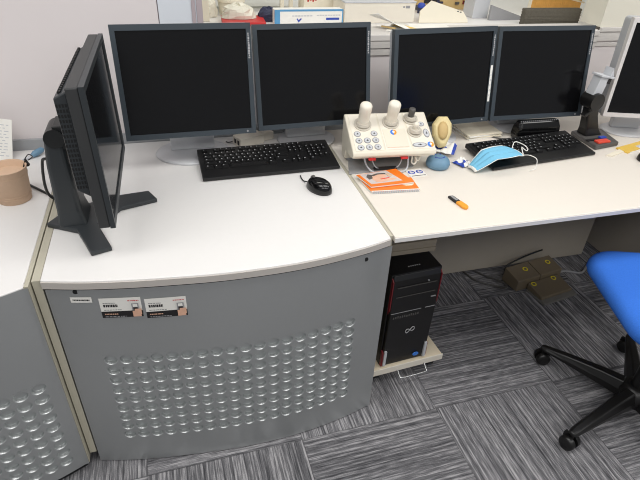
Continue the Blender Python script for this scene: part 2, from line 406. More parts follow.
monitor('monitor', 'second slate-bezel square monitor from left, behind the numeric keypad of the first keyboard', (-.063, .612, .983), (-.063, .655), R(2), R(12.5), group=G, so=.090, br=.112)
r3, T3 = monitor('monitor', 'third slate-bezel square monitor from left, directly behind the ivory control console', (.406, .574, .97), (.395, .575), R(3.9), R(10.5), group=G, so=.065, br=.105, colw=.11, bo=.03)
r4, T4 = monitor('monitor', 'fourth slate-bezel square monitor from left, glossy black holder under its bottom edge', (.827, .593, .966), (.827, .655), R(-1.3), R(12.5), group=G, so=.092, br=.105)
monitor('monitor', 'pale silver-framed monitor cut off by the right edge of the picture', (1.285, .45, .996), (1.285, .475), R(-17), R(3), .41, .36, .012, .016, mb='shell_light', ms='shell', depth=.075, mark=False, colw=.12, full=.9, so=.11, br=.10, bk=.8)

b = MB(); b.T = T3; b.box((.405/2-.0125, -.001, -.094), (.405/2-.0035, -.0004, .035)); b.cur = 1
for k in range(5): b.box((.405/2-.0095, -.0012, -.075+.018*k), (.405/2-.0065, -.001, -.067+.018*k))
b.build('bezel_sticker', ['paper', 'lgrey'], [c for c in r3.children if c.name.startswith('bezel')][0], label='white strip sticker on the right bezel')

# black side-on monitor
m0 = thing('monitor', 'black square monitor turned sideways on the left, with V-shaped foot', 'monitor', (-.845, .262, DZ), 0)
H0, Wd = .34, .469
X0 = -.698+.845; yc = .285-.262; z0 = .814-DZ
T0 = Matrix.Translation((X0, yc, z0)) @ Matrix.Rotation(R(89.1), 4, 'Z') @ Matrix.Rotation(R(-.8), 4, 'X')
f = MB(); f.T = T0; W_, bz = Wd, .016
o_, i_ = [(-W_/2, 0), (W_/2, 0), (W_/2, H0), (-W_/2, H0)], [(-W_/2+bz, bz), (W_/2-bz, bz), (W_/2-bz, H0-bz), (-W_/2+bz, H0-bz)]
f.add([(x, 0, z) for x, z in o_]+[(x, .001, z) for x, z in i_]+[(x, .004, z) for x, z in i_]+[(x, .012, z) for x, z in o_],
      [q for k in range(4) for q in ((k, (k+1) % 4, 4+(k+1) % 4, 4+k), (4+k, 4+(k+1) % 4, 8+(k+1) % 4, 8+k), (12+k, 12+(k+1) % 4, (k+1) % 4, k))])
f.build('bezel', 'm0', m0)
MB.__init__(f); f.T = T0; f.box((-W_/2+bz, .0038, bz), (W_/2-bz, .006, H0-bz)); f.build('screen', 'gloss', m0)
f = MB(); f.T = T0; f.box((-W_/2+.001, .0125, .001), (W_/2-.001, .038, H0-.001)); bs = f.build('back_shell', 'm0b', m0, bevel=.003)
f = MB(); f.T = T0
prof = [(.0385, .08), (.066, .10), (.066, H0-.025), (.0385, H0-.012)]
f.prism(prof, -.22, .16, 'x'); hump = f.build('rear_housing', 'm0', m0, bevel=.003)
v = MB(); v.T = T0
for r_ in range(18):
    for c_ in range(4): v.box((-.2205, .0425+c_*.006, .105+r_*.0112), (-.2195, .0465+c_*.006, .112+r_*.0112))
v.build('side_vent', 'vent', hump)
v = MB(); v.T = T0
for c_ in range(26): v.box((-.205+c_*.014, .052, H0-.0215), (-.196+c_*.014, .058, H0-.0155))
v.build('top_vent', 'vent', hump)
f = MB(); f.layers([[(x-.0, y, z) for x, y in rrect(a, b, .012, 3, (cx_, .008))] for z, a, b, cx_ in ((.012, .074, .11, .015), (.05, .062, .095, .012), (.18, .054, .085, .012), (.245, .046, .08, .016))], smooth=False)
f.build('stand_column', 'm0', m0, bevel=.003)
f = MB(); f.cyl((.02, -.035, .255), (.02, .05, .255), .024, n=20); f.box((.02, -.03, .225), (.078, .045, .285)); f.build('hinge_block', 'dark', m0, bevel=.002)
pl = [(-.900, .242), (-.818, .192), (-.776, .078), (-.727, .094), (-.768, .212), (-.712, .292), (-.612, .323), (-.636, .378), (-.730, .365), (-.80, .335), (-.858, .308)]
f = MB(); f.prism([(x+.845, y-.262) for x, y in pl], 0.0005, .014); f.build('foot', 'm0', m0, bevel=.003)
# its cable
tag(MB().tube(smooth_path([(-.874, .31, .89), (-.888, .325, .875), (-.905, .355, .80), (-.91, .385, .745), (-.895, .385, .726), (-.878, .36, .728), (-.874, .34, .74)]), .004, 8).build('cable', 'dark'), 'black looped cable hanging behind the sideways black monitor', 'cable')
tag(MB().tube(smooth_path([(-.985, .50, .7245), (-.95, .46, .7245), (-.92, .425, .7245), (-.90, .40, .7245)]), .0035, 8).build('cable', 'dark'), 'straight black lead lying on the left desk beside the cup', 'cable')

# ------------------------------------------------------------------ keyboards
def keyboard(label, loc, yaw, W, D, pitch):
    root = thing('keyboard', label, 'keyboard', loc, yaw, 'black full-size keyboards')
    b = MB(); b.prism([(-D/2, .002), (-D/2, .012), (-D/2+.045, .018), (D/2-.008, .034), (D/2, .030), (D/2, .014)], -W/2, W/2, 'x')
    b.build('case', 'keycase', root, bevel=.003)
    ft = MB()
    for x in (-.085, .085): ft.box((x-.012, D/2-.075, 0), (x+.012, D/2-.065, .018)); ft.box((x-.012, -D/2+.01, 0), (x+.012, -D/2+.03, .004))
    ft.build('feet', 'dark', root)
    cache = {}
    rnd = random.Random(7)
    u = (W-.030)/22.6; kd = (D-.062)/6.35
    def key(x, r, w_):
        k = (round(w_, 2))
        if k not in cache:
            m = MB(); hw = w_*u/2-.0011; hd = kd/2-.0011
            m.layers([[(a, c, z) for a, c in ((-hw*q, -hd*q2), (hw*q, -hd*q2), (hw*q, hd*q2), (-hw*q, hd*q2))] for z, q, q2 in ((0, 1, 1), (.006, .86, .80))], smooth=False)
            m.cur = 1
            if w_ < 3: m.box((-hw*.55, hd*.05, .0058), (-hw*.55+.0034, hd*.05+.0038, .0063))
            cache[k] = m.build('key', ['key', 'legend'], root); o = cache[k]
        else: o = cache[k].copy(); C.objects.link(o); o.parent = root
        y = D/2-.018-kd*(r+.5)-(.003 if r > 0 else 0)
        o.location = (-W/2+.015+(x+w_/2)*u, y, .0185+(y+D/2-.045)/(D-.053)*.0155); o.rotation_euler = (math.atan(.0155/(D-.053)), 0, 0)
    # rows: (x start, widths)
    R0 = [(0, 1)]+[(2+i+.5*(i//4), 1) for i in range(12)]+[(15.3+i, 1) for i in range(3)]
    R1 = [(i, 1) for i in range(13)]+[(13, 2)]+[(15.3+i, 1) for i in range(3)]+[(18.6+i, 1) for i in range(4)]
    R2 = [(0, 1.5)]+[(1.5+i, 1) for i in range(12)]+[(15.3+i, 1) for i in range(3)]+[(18.6+i, 1) for i in range(4)]
    R3 = [(0, 1.75)]+[(1.75+i, 1) for i in range(11)]+[(12.75, 2.25)]+[(18.6+i, 1) for i in range(3)]
    R4 = [(0, 2.25)]+[(2.25+i, 1) for i in range(10)]+[(12.25, 2.75), (16.3, 1)]+[(18.6+i, 1) for i in range(4)]
    R5 = [(0, 1.5), (1.5, 1.25), (2.75, 1.25), (4, 7), (11, 1.5), (13.5, 1.5)]+[(15.3+i, 1) for i in range(3)]+[(18.6, 2), (20.6, 1)]
    cnt = 0
    for r, row in enumerate((R0, R1, R2, R3, R4, R5)):
        for x, w_ in row:
            if cnt < 100: key(x, r, w_); cnt += 1
    return root
keyboard('black keyboard below the two left monitors, mouse lead passing its keypad', (-.243, .521, DZ), R(.9), .460, .186, 1)
keyboard('black keyboard on the right desk partly covered by a blue face mask', (.735, .428, DZ), R(6), .470, .176, 1)

# mouse
mo = thing('mouse', 'small black mouse on the white desk in front of the first keyboard', 'mouse', (-.122, .308, DZ), R(28))
def mouse_body(mb, L, Wm, Hm):
    rings = []
    for k in range(9):
        t = k/8; z = Hm*math.sin(t*PI/2); q = math.cos(t*PI/2)**.55 if k < 8 else .05
        rings.append([(Wm/2*q*math.cos(a)*(1-.12*math.sin(a)), L/2*q*math.sin(a)-.006*t, z+.001) for a in [2*PI*j/28 for j in range(28)]])
    mb.layers(rings)
b = MB(); mouse_body(b, .100, .062, .036); b.build('body', 'gloss', mo)
MB().tube([(0, .048, .012), (0, .02, .0335), (0, .0, .0372)], .0012, 6).build('button_seam', 'vent', mo)
MB().cyl((-.004, .027, .031), (.004, .027, .031), .008, n=16).build('scroll_wheel', 'dgrey', mo)
MB().tube(smooth_path([(0, .049, .008), (-.003, .065, .004), (.004, .085, .0025), (.016, .105, .0025)]), .0019, 8).build('lead', 'dark', mo)

# ------------------------------------------------------------------ operator console
co = thing('control_console', 'ivory control console with two thick sticks and buttons beside the seam of the desks', 'console', (.162, .446, DZ), R(-4.4))
WC, HC = .290, .169; ta = R(63)
ey = Vector((0, math.sin(ta), math.cos(ta))); en = Vector((0, -math.cos(ta), math.sin(ta)))
c0 = Vector((0, 0, .080+HC/2*math.cos(ta)))
def FP(u, v, n=0): return c0+Vector(((u-.5)*WC, 0, 0))+ey*((v-.5)*HC)+en*n
TF = Matrix.Translation(c0) @ Matrix(((1, 0, 0), (0, ey.y, en.y), (0, ey.z, en.z))).to_4x4()   # local x, along, normal
b = MB(); f0, f1 = FP(.5, 0), FP(.5, 1)
b.prism([(f0.y-.004, f0.z-.012), (f0.y, f0.z), (f1.y, f1.z), (f1.y+.006, f1.z-.006), (f1.y+.008, .055), (f1.y-.005, .012), (f1.y-.045, .012), (f1.y-.05, .046), (f0.y+.03, .052), (f0.y+.004, .058)], -WC/2, WC/2, 'x')
b.build('housing', 'ivory', co, bevel=.004, seg=3)
b = MB(); b.box((-.135, f1.y-.043, .0045), (.115, f1.y-.005, .0125)); b.build('pedestal', 'grey', co)
b = MB(); b.prism([(.05-.162, .560-.446), (.010-.162, .375-.446), (.20-.162, .395-.446), (.250-.162, .41-.446), (.270-.162, .46-.446), (.285-.162, .53-.446)], 0, .004); b.build('base_plate', 'grey', co, bevel=.001)
def inset(u0, u1, v0, v1, m, name, n=.0012, label=None):
    q = MB(); q.T = TF; q.box(((u0-.5)*WC, (v0-.5)*HC, -.002), ((u1-.5)*WC, (v1-.5)*HC, n)); return q.build(name, m, co, bevel=.0006)
inset(.04, .372, .04, .965, 'ivory2', 'face_plate'); inset(.392, .70, .04, .965, 'ivory2', 'face_plate'); inset(.72, .975, .04, .965, 'ivory2', 'face_plate')
inset(.41, .685, .10, .56, 'ivory', 'cover_flap', .0022)
inset(.42, .68, .085, .095, 'skin', 'warning_line', .0016)
def stick(u, v, r0, r1, h, m, collar, lean, name='talk_stick'):
    q = MB(); q.T = Matrix.Translation(FP(u, v)); d = (en*(1-lean)+Vector((0, 0, 1))*lean).normalized()
    q.cyl(en*-.002, en*.0045, collar, collar, 28); q.cyl(en*.0040, d*.0135, collar*.82, collar*.74, 28)
    ob = q.build('collar', 'ivory_d', co)
    q = MB(); q.T = Matrix.Translation(FP(u, v)); e_ = d
    q.tube([e_*.012, e_*h*.35, e_*h*.55, e_*h*.58, e_*h*.9, e_*h*.97, e_*h], [r0, r0*1.0, r0*1.02, r1*.97, r1, r1*.88, r1*.55], 20)
    return q.build(name, m, co)
stick(.19, .70, .0185, .0208, .086, 'ivory2', .030, .35); stick(.535, .73, .0185, .0208, .084, 'ivory2', .030, .35)
stick(.79, .80, .0105, .0115, .045, 'dgrey', .026, .5, 'dark_knob'); stick(.80, .47, .0085, .0095, .036, 'ivory2', .026, .5, 'dial_knob')
def button(u, v, rx, ry=None, glyph='ink', name='button'):
    ry = ry or rx
    q = MB(); q.T = TF @ Matrix.Translation(((u-.5)*WC, (v-.5)*HC, 0)); q.smooth = False
    q.prism(circle(1, 20, (0, 0), rx, ry), 0, .0026); q.cur = 1
    q.prism(circle(1, 20, (0, 0), rx*.80, ry*.80), .0026, .0034); q.cur = 2
    q.box((-rx*.28, -ry*.18, .0034), (rx*.3, ry*.02, .0037)); q.box((-rx*.02, -ry*.3, .0034), (rx*.14, ry*.3, .0037))
    return q.build(name, ['grey', 'lgrey', glyph], co)
for u, v in ((.10, .46), (.30, .46), (.10, .29), (.20, .29), (.30, .29), (.105, .12), (.205, .12), (.305, .12)): button(u, v, .0118)
button(.90, .66, .0125, .010, name='oval_button'); button(.935, .42, .0105, .019, name='oval_button'); button(.81, .13, .026, .010, name='oval_button')
def badge(u, v, r, name):
    q = MB(); q.T = TF @ Matrix.Translation(((u-.5)*WC, (v-.5)*HC, 0)); n = 12
    for s_, mi in ((0, 0), (1, 1)):
        q.cur = mi; q.prism([(r*math.cos(PI*(s_-.0)+PI/2+PI*k/n), r*math.sin(PI*s_+PI/2+PI*k/n)) for k in range(n+1)], .0022, .003)
    q.cur = 2; q.prism(circle(r*.4, 10, (r*.05, r*.1)), .003, .0033)
    return q.build(name, ['intel', 'yorange', 'paper'], co)
badge(.535, .47, .011, 'round_badge'); badge(.945, .13, .011, 'round_badge')
for x in (-.078, .035):
    q = MB(); q.box((x-.012, f0.y-.0035, .052), (x+.012, f0.y+.010, .0585)); q.build('red_tab', 'red', co, label='red tab under the front lip')
q = MB(); q.tube(smooth_path([(-.10, f0.y+.022, .055), (-.085, f0.y+.02, .018), (-.06, f0.y-.012, .008), (0.01, f0.y-.012, .008), (.052, f0.y+.01, .009), (.056, f0.y+.022, .055)]), .003, 8)
q.tube(smooth_path([(-.075, f0.y+.035, .055), (-.05, f0.y+.02, .012), (.02, f0.y+.02, .012), (.045, f0.y+.035, .055)]), .002, 8); q.build('wire_bracket', 'lgrey', co)
q = MB(); q.box((-.06, f0.y+.015, .006), (.02, f0.y+.03, .012)); q.build('slot_edge', 'ink', co)
q = MB(); q.tube(smooth_path([(.075, f0.y+.03, .055), (.070, f0.y+.018, .030), (.078, f0.y+.014, .024), (.086, f0.y+.018, .030), (.084, f0.y+.03, .045), (.092, f0.y+.022, .032), (.100, f0.y+.026, .038), (.102, f0.y+.035, .055)]), .003, 8); q.build('looped_lead', 'ivory2', co)
# pale pear bulb leaning at the console
oct_ = [(-.010, .047), (.018, .047), (.031, .027), (.031, -.004), (.012, -.044), (-.008, -.046), (-.026, -.010), (-.028, .024)]
bl = thing('call_bulb', 'pale yellow faceted oval bulb leaning against the right side of the console', 'bulb', (.388, .50, DZ))
T = Matrix.Translation((0, 0, .078)) @ Matrix.Rotation(R(-10), 4, 'Z') @ Matrix.Rotation(R(-28), 4, 'X') @ Matrix.Scale(1.22, 4)
b = MB(); b.T = T
b.layers([[(x*q, y, z*q) for x, z in oct_] for y, q in ((.024, .55), (.012, .9), (0, 1), (-.008, .93), (-.014, .74))], smooth=False); b.build('shell', 'pale', bl, bevel=.003)
b = MB(); b.T = T; b.lathe([(.021, 0), (.021, .004), (.014, .007), (.006, .009)], n=20, sx=.72, sy=1.25); ob = b
ob.v = [T @ Matrix.Rotation(R(90), 4, 'X') @ (T.inverted() @ p) + T.to_3x3() @ Vector((0, -.014, .004)) for p in ob.v]
b.build('oval_rim', 'tan', bl)
b = MB(); b.cyl((0, .014, 0), (0, .014, .06), .013, .010); b.build('foot', 'pale', bl)
# blue squeeze ball
bb = thing('squeeze_ball', 'soft blue dome-shaped ball on the desk right of the console', 'ball', (.332, .389, DZ))
b = MB(); b.lathe([(.032, 0), (.039, .004), (.0415, .013), (.040, .024), (.033, .034), (.021, .040), (.008, .042)], n=32); b.build('ball', 'ball', bb)
b = MB()
for k in range(9):
    a = R(-150+14*k); b.cbox((.020*math.cos(a), .020*math.sin(a)+.002, .0405), (.004, .003, .002))
for x, y in ((-.008, .012), (.010, .012)): b.cyl((x, y, .039), (x, y, .0425), .003, n=10)
b.build('printed_face', 'blue', bb)
# packets
def packet(name, label, loc, yaw, w_, d_, seed, mats=('paper', 'blue')):
    r_ = random.Random(seed); n = 8; b = MB(); Hh = [[r_.uniform(.003, .016) for _ in range(n+1)] for _ in range(n+1)]
    for i in range(n):
        for j in range(n):
            P = [((i+a)/n*w_-w_/2, (j+c)/n*d_-d_/2, Hh[i+a][j+c]*(.3 if (i+a in (0, n) or j+c in (0, n)) else 1)) for a, c in ((0, 0), (1, 0), (1, 1), (0, 1))]
            b.cur = 1 if (i in (0, n-1) and j < n-1) or (j == 2 and i < 5) or (i == j and i < 4) else 0
            b.add(P, [(0, 1, 2, 3)])
    for k in range(2): pass
    o = b.build(name, list(mats), None, loc=loc, merge=True); o.rotation_euler = (0, 0, yaw)
    s_ = o.modifiers.new('s', 'SOLIDIFY'); s_.thickness = .0015; s_.offset = 1
    return tag(o, label, 'wrapper')
packet('swab_wrapper', 'crumpled white wrapper with blue edges behind the blue ball', (.412, .497, DZ+.014), R(-35), .08, .095, 2)
packet('swab_wrapper', 'small crumpled white wrapper at the left tip of the face mask', (.432, .392, DZ+.001), R(20), .055, .055, 5)

# booklets, card, cutter
def booklet(label, pts, z, th, edge, deco, ring=False, tilt=None):
    cx_ = sum(p[0] for p in pts)/4; cy_ = sum(p[1] for p in pts)/4
    root = thing('booklet', label, 'booklet', (cx_, cy_, z))
    loc = [(p[0]-cx_, p[1]-cy_) for p in pts]
    b = MB(); b.prism(loc, 0.0004, th*.8); b.build('pages', 'paper', root)
    c = MB(); c.prism([(x*1.005, y*1.005) for x, y in loc], th*.8, th); c.build('cover', edge, root)
    def P(u, v): # u along 0->1, v along 0->3
        a = Vector(loc[0]).lerp(Vector(loc[1]), u); d = Vector(loc[3]).lerp(Vector(loc[2]), u); return a.lerp(d, v)
    for k, (poly, m, nm) in enumerate(deco):
        q = MB(); q.prism([P(*p) for p in poly], th, th+.0004+.0003*k); q.build(nm, m, root)
    if ring:
        q = MB()
        for k in range(26):
            a, d = P(.03+.94*k/25, 0), P(.03+.94*k/25, -.03); q.box((a.x-.0016, d.y, .001), (a.x+.0016, a.y, th+.001))
        q.build('ring_binding', 'lgrey', root)
    return root
booklet('orange ring-bound booklet lying under the photo booklet', [(.034, .247), (.192, .233), (.199, .316), (.026, .331)], DZ, .008, 'orange',
        [([(.72, .42), (.78, .34), (.9, .34), (.96, .44), (.96, .6), (.88, .66), (.76, .64)], 'cream', 'white_blob'), ([(0, 0), (1, 0), (1, .05), (0, .05)], 'paper', 'margin_strip')], True)
booklet('upper orange booklet with a pale printed picture on its cover', [(.040, .268), (.188, .272), (.166, .372), (.018, .352)], DZ+.0095, .006, 'orange',
        [([(.06, .16), (.80, .16), (.74, .98), (.07, .98)], 'print_grey', 'cover_picture'),
         ([(.22, .25), (.34, .22), (.72, .30), (.70, .42), (.45, .45), (.60, .60), (.58, .78), (.40, .88), (.28, .78), (.20, .5)], 'skin', 'printed_figure'),
         ([(.14, .5), (.24, .56), (.30, .80), (.24, .9), (.14, .72)], 'dgrey', 'printed_hair'),
         ([(.30, .70), (.44, .78), (.62, .74), (.64, .80), (.44, .86), (.28, .78)], 'dgrey', 'printed_brow'), ([(.38, .40), (.60, .44), (.60, .48), (.38, .45)], 'redorange', 'printed_mouth'), ([(.62, .50), (.72, .56), (.70, .80), (.62, .72)], 'kraft', 'printed_shade')])
cd = thing('pictogram_card', 'small white card with two round blue pictograms behind the booklets', 'card', (.236, .356, DZ), R(2))
b = MB(); b.box((-.030, -.027, 0), (.030, .027, .0016)); b.build('card', 'paper', cd)
for x in (-.015, .015):
    b = MB(); b.prism(circle(.0125, 24, (x, .005)), .0016, .0022); b.cur = 1
    b.prism(circle(.0042, 10, (x-.002, .008)), .0022, .0026); b.box((x-.006, -.003, .0022), (x+.004, .003, .0026)); b.box((x+.003, .001, .0022), (x+.008, .006, .0026))
    b.build('pictogram', ['blue', 'paper'], cd)
b = MB(); b.box((-.026, -.023, .0016), (.026, -.019, .002)); b.build('caption_line', 'dgrey', cd)
cu = thing('box_cutter', 'small orange and black box cutter lying on the cream desk', 'cutter', (.279, .138, DZ), R(-78))
b = MB(); b.prism([(.0, -.0095), (.030, -.0105), (.040, -.007), (.043, 0), (.040, .007), (.030, .0105), (.0, .0095)], .0, .009); b.build('handle', 'yorange', cu, bevel=.002)
b = MB(); b.prism([(-.040, -.0075), (0, -.009), (0, .009), (-.036, .0085)], .0005, .008); b.build('blade_sleeve', 'ink', cu, bevel=.001)
b = MB(); b.box((-.032, -.004, .008), (-.006, .004, .0092)); b.build('printed_plate', 'grey', cu)

# face mask and its loops
fm = thing('face_mask', 'pleated pale blue surgical mask lying across the right keyboard', 'mask', (.536, .354, DZ), R(9))
def ms(u, v):  # u along, v across
    x = (u-.5)*.212
    hw = .020+.022*math.sin(PI*min(max(u, 0), 1))**.8 + .014*u
    y = (v-.5)*2*hw + .012*(u-.4)
    z = .006+.040*min(1, max(0, (u-.0)/.33)) + .005*math.sin(v*PI)+ .0095*abs(((v*3.6+.3*u) % 1)-.5)*2*math.sin(PI*u)
    if u > .8: z -= .010*(u-.8)/.2
    return (x, y, z)
b = MB(); nu, nv = 26, 30
vs = [ms(i/nu, j/nv) for i in range(nu+1) for j in range(nv+1)]
for i in range(nu):
    for j in range(nv):
        b.cur = 1 if (j in (0, nv-1) or i in (0, nu-1)) else 0
        b.add([vs[i*(nv+1)+j], vs[(i+1)*(nv+1)+j], vs[(i+1)*(nv+1)+j+1], vs[i*(nv+1)+j+1]], [(0, 1, 2, 3)], True)
o = b.build('mask_body', ['mask', 'paper'], fm, merge=True); s_ = o.modifiers.new('s', 'SOLIDIFY'); s_.thickness = .0015
o2 = MB().tube(smooth_path([ms(1, .95), (.125, .050, .054), (.146, .030, .050), (.142, .0, .047), (.125, -.012, .046), (.128, .012, .047), (.118, .004, .048), ms(1, .1)]), .0018, 8).build('ear_loop', 'paper', fm)
o3 = MB().tube(smooth_path([ms(1, .06), (.112, -.045, .044), (.126, -.066, .036), (.116, -.080, .010), (.095, -.078, .003)]), .0014, 8).build('ear_loop', 'paper', fm)

# ------------------------------------------------------------------ behind the keyboards: adapters, papers, holder
def adapter(label, loc, yaw, d):
    r_ = thing('power_adapter', label, 'adapter', loc, yaw)
    MB().box((-d[0]/2, -d[1]/2, .0005), (d[0]/2, d[1]/2, d[2])).build('body', 'ivory2', r_, bevel=.003)
    q = MB()
    for x in (-.014, .008): q.box((-d[0]/2-.0015, x-.006, d[2]*.3), (-d[0]/2+.001, x+.006, d[2]*.75))
    q.build('socket', 'ink', r_)
    q = MB(); q.tube(smooth_path([(-d[0]/2, .03, .008), (-d[0]/2-.012, .04, .004), (-d[0]/2-.016, .05, .004)]), .0025, 8); q.build('lead', 'dgrey', r_)
adapter('white power adapter with two black sockets between the two left monitor stands', (-.282, .700, DZ), R(22), (.10, .055, .035))
adapter('white power adapter nearest the second monitor stand', (-.212, .738, DZ), R(24), (.045, .045, .03))
def sheet(name, label, pts, z, th, m, cat='paper', parent=None):
    b = MB(); cx_ = sum(p[0] for p in pts)/len(pts); cy_ = sum(p[1] for p in pts)/len(pts)
    b.prism([(x-cx_, y-cy_) for x, y in pts], 0, th); o = b.build(name, m, parent, loc=(cx_, cy_, z)); return tag(o, label, cat)
ps = thing('paper_stack', 'stack of cream papers between the third and fourth monitor stands', 'papers', (.632, .645, DZ), R(4))
for k in range(4):
    rr_ = random.Random(k); b = MB(); b.T = Matrix.Rotation(R(rr_.uniform(-4, 4)), 4, 'Z'); b.box((-.078, -.06, .0003+.005*k), (.078, .06, .0046+.005*k)); b.build('sheaf', 'cream' if k % 2 else 'paper', ps)
tag(MB().tube(smooth_path([(.70, .70, DZ+.004), (.66, .62, DZ+.004), (.70, .565, DZ+.004), (.78, .545, DZ+.004), (.80, .55, DZ+.004)]), .003, 8).build('cable', 'dgrey'), 'grey cable curving on the desk behind the right keyboard', 'cable')
hd = thing('holder', 'glossy black holder with a row of pale beads under the fourth monitor', 'holder', (.845, .564, DZ), R(-1))
b = MB(); b.layers([[(x, y, z) for x, y in rrect(w_, d_, .012, 4)] for z, w_, d_ in ((.002, .19, .050), (.020, .195, .056), (.050, .190, .050), (.072, .178, .030))], smooth=False); b.build('body', 'gloss', hd, bevel=.004)
b = MB(); b.box((-.085, -.0305, .0005), (.07, -.026, .012)); b.build('lip', 'dark', hd, bevel=.003)
b = MB()
for k in range(20): b.lathe([(.0006, -.0022), (.0024, 0), (.0006, .0022)], (-.085+k*.0088, -.012, .0742), 8)
b.build('bead_row', 'legend', hd)
# reader on its stand
ds = thing('desk_reader', 'dark grey device with a red key and thick upright arm beside the right keyboard', 'device', (1.074, .488, DZ), R(4))
b = MB(); b.prism([(-.072, -.080), (.055, -.068), (.092, .06), (.07, .095), (-.055, .075)], .0005, .018); bp_ = b.build('base', 'dgrey', ds, bevel=.005)
b = MB(); b.box((-.048, -.066, .018), (.012, -.040, .026)); b.build('red_key', 'redorange', ds, bevel=.002, label='red key on the base')
b = MB(); b.box((-.07, -.035, .018), (-.01, -.02, .021)); b.build('slot', 'ink', ds)
b = MB(); b.box((.0, -.028, .018), (.03, -.012, .025)); b.build('blue_key', 'blue', ds, bevel=.002)
b = MB(); b.layers([[(x, y, z) for x, y in rrect(w_, d_, .008, 3, (cx_, cy_))] for z, w_, d_, cx_, cy_ in ((.018, .085, .055, .0, .035), (.045, .066, .045, -.012, .035), (.10, .055, .038, -.035, .03), (.150, .052, .036, -.05, .025))], smooth=False)
b.build('arm', 'chairblack', ds, bevel=.003)
b = MB(); b.cyl((-.055, -.005, .162), (-.055, .055, .162), .032, n=24); b.T = Matrix.Translation((-.06, .02, .15)) @ Matrix.Rotation(R(-38), 4, 'Y'); b.box((-.045, -.012, -.03), (.03, .012, -.018)); b.build('pivot', 'chairblack', ds, bevel=.002)
b = MB(); b.T = Matrix.Translation((-.042, .03, .20)) @ Matrix.Rotation(R(10), 4, 'Y'); b.box((-.03, -.02, -.02), (.012, .02, .05)); b.box((-.036, -.026, .05), (.03, .026, .058)); b.prism([(.012, .058), (.03, .058), (.012, .088)], -.02, .02, 'y'); b.build('reader_head', 'lgrey', ds, bevel=.002, label='pale grey head')
b = MB(); b.T = Matrix.Translation((-.042, .03, .20)) @ Matrix.Rotation(R(10), 4, 'Y'); b.box((.008, -.021, .03), (.024, .014, .048)); b.build('lens', 'ink', ds)
# papers and folder at the right
sheet('paper_sheet', 'white sheets tucked under the dark device beside the right keyboard', [(1.02, .352), (1.135, .40), (1.19, .50), (1.10, .46)], DZ, .006, 'paper') if False else None
pp = thing('paper_stack', 'white papers in front of the pale silver monitor', 'papers', (1.31, .375, DZ), R(12))
for k in range(3):
    b = MB(); b.T = Matrix.Rotation(R(9*k-6), 4, 'Z'); b.box((-.105, -.04+.006*k, .0003+.003*k), (.14, .055, .0028+.003*k)); b.build('sheet', 'paper' if k != 1 else 'lgrey', pp)
sheet('paper_slip', 'narrow white slip of paper lying right of the right keyboard', [(1.015, .352), (1.035, .340), (1.155, .385), (1.148, .405)], DZ+.0003, .004, 'cream')
fo = thing('folder', 'yellow folder edge beside the black mouse at the right', 'folder', (1.185, .392, DZ), R(14))
b = MB(); b.box((-.075, -.020, .0003), (.14, .030, .005)); b.build('cover', 'yellow', fo); b = MB(); b.box((-.06, -.022, .0003), (.12, -.0185, .004)); b.build('pages', 'paper', fo)
mo2 = thing('mouse', 'black mouse at the right edge of the picture on the cream desk', 'mouse', (1.155, .300, DZ), R(-60))
b = MB(); mouse_body(b, .10, .06, .030); b.build('body', 'keycase', mo2)
MB().tube([(0, .048, .010), (0, .02, .0278), (0, .0, .031)], .0012, 6).build('button_seam', 'vent', mo2)

# ------------------------------------------------------------------ left desk things
cp = thing('paper_cup', 'brown cardboard cup on the left desk at the picture edge', 'cup', (-1.010, .425, DZ))
r0, r1, hc = .044, .052, .100
b = MB(); b.lathe([(r0-.002, 0), (r0, .001), (r1, hc), (r1+.002, hc+.002), (r1-.001, hc+.003), (r1-.003, hc), (r0-.003, .006), (.004, .005)], n=40); b.build('cup_wall', 'kraft', cp)
for z in (.017, .024, .082):
    b = MB(); rr_ = r0+(r1-r0)*z/hc; b.lathe([(rr_-.001, z-.0012), (rr_+.0012, z), (rr_-.001, z+.0012)], n=40); b.build('ridge', 'kraft', cp)
b = MB(); b.lathe([(r1-.010, .060), (r1-.0095, .061)], n=32); b.build('contents', 'kraft_in', cp)
cl = thing('binder_clip', 'small black clip gripping the rim of the cardboard cup', 'clip', (-.965, .452, DZ+.098))
b = MB(); b.prism([(-.008, -.010), (.010, -.008), (.002, .012)], -.006, .008, 'y'); b.build('body', 'ink', cl)
b = MB(); b.tube(smooth_path([(0, 0, .01), (.012, .008, .022), (.022, .004, .016), (.010, 0, .008)]), .0015, 6); b.build('wire_handle', 'ink', cl)
tb = thing('brush', 'small blue and white brush lying at the back of the left desk', 'brush', (-1.015, .70, DZ+.004), R(42))
b = MB(); b.tube([(-.045, 0, 0), (-.01, 0, .001), (.01, 0, .003)], [.003, .004, .006], 10); b.build('handle', 'lgrey', tb)
b = MB(); b.tube([(.008, 0, .004), (.02, 0, .008), (.045, 0, .013), (.052, 0, .014)], [.007, .011, .010, .005], 12); b.build('head', 'ball', tb)
b = MB(); b.prism([(0, 0), (.16, 0), (.16, .002), (0, .002)], 0, .24)
pz_ = MB(); pz_.T = Matrix.Translation((-1.175, .700, DZ)) @ Matrix.Rotation(R(-16), 4, 'X') @ Matrix.Rotation(R(10), 4, 'Y'); pz_.box((-.05, 0, .013), (.105, .002, .15)); pz_.cur = 1
for k in range(11):
    u = -.035
    while u < .09:
        w_ = rs.uniform(.006, .016); pz_.box((u, -.0006, .03+.010*k), (min(u+w_, .095), 0, .0325+.010*k)); u += w_+.006
tag(pz_.build('paper_sheet', ['paper', 'lgrey']), 'printed white sheet leaning against the wall behind the cardboard cup', 'paper')

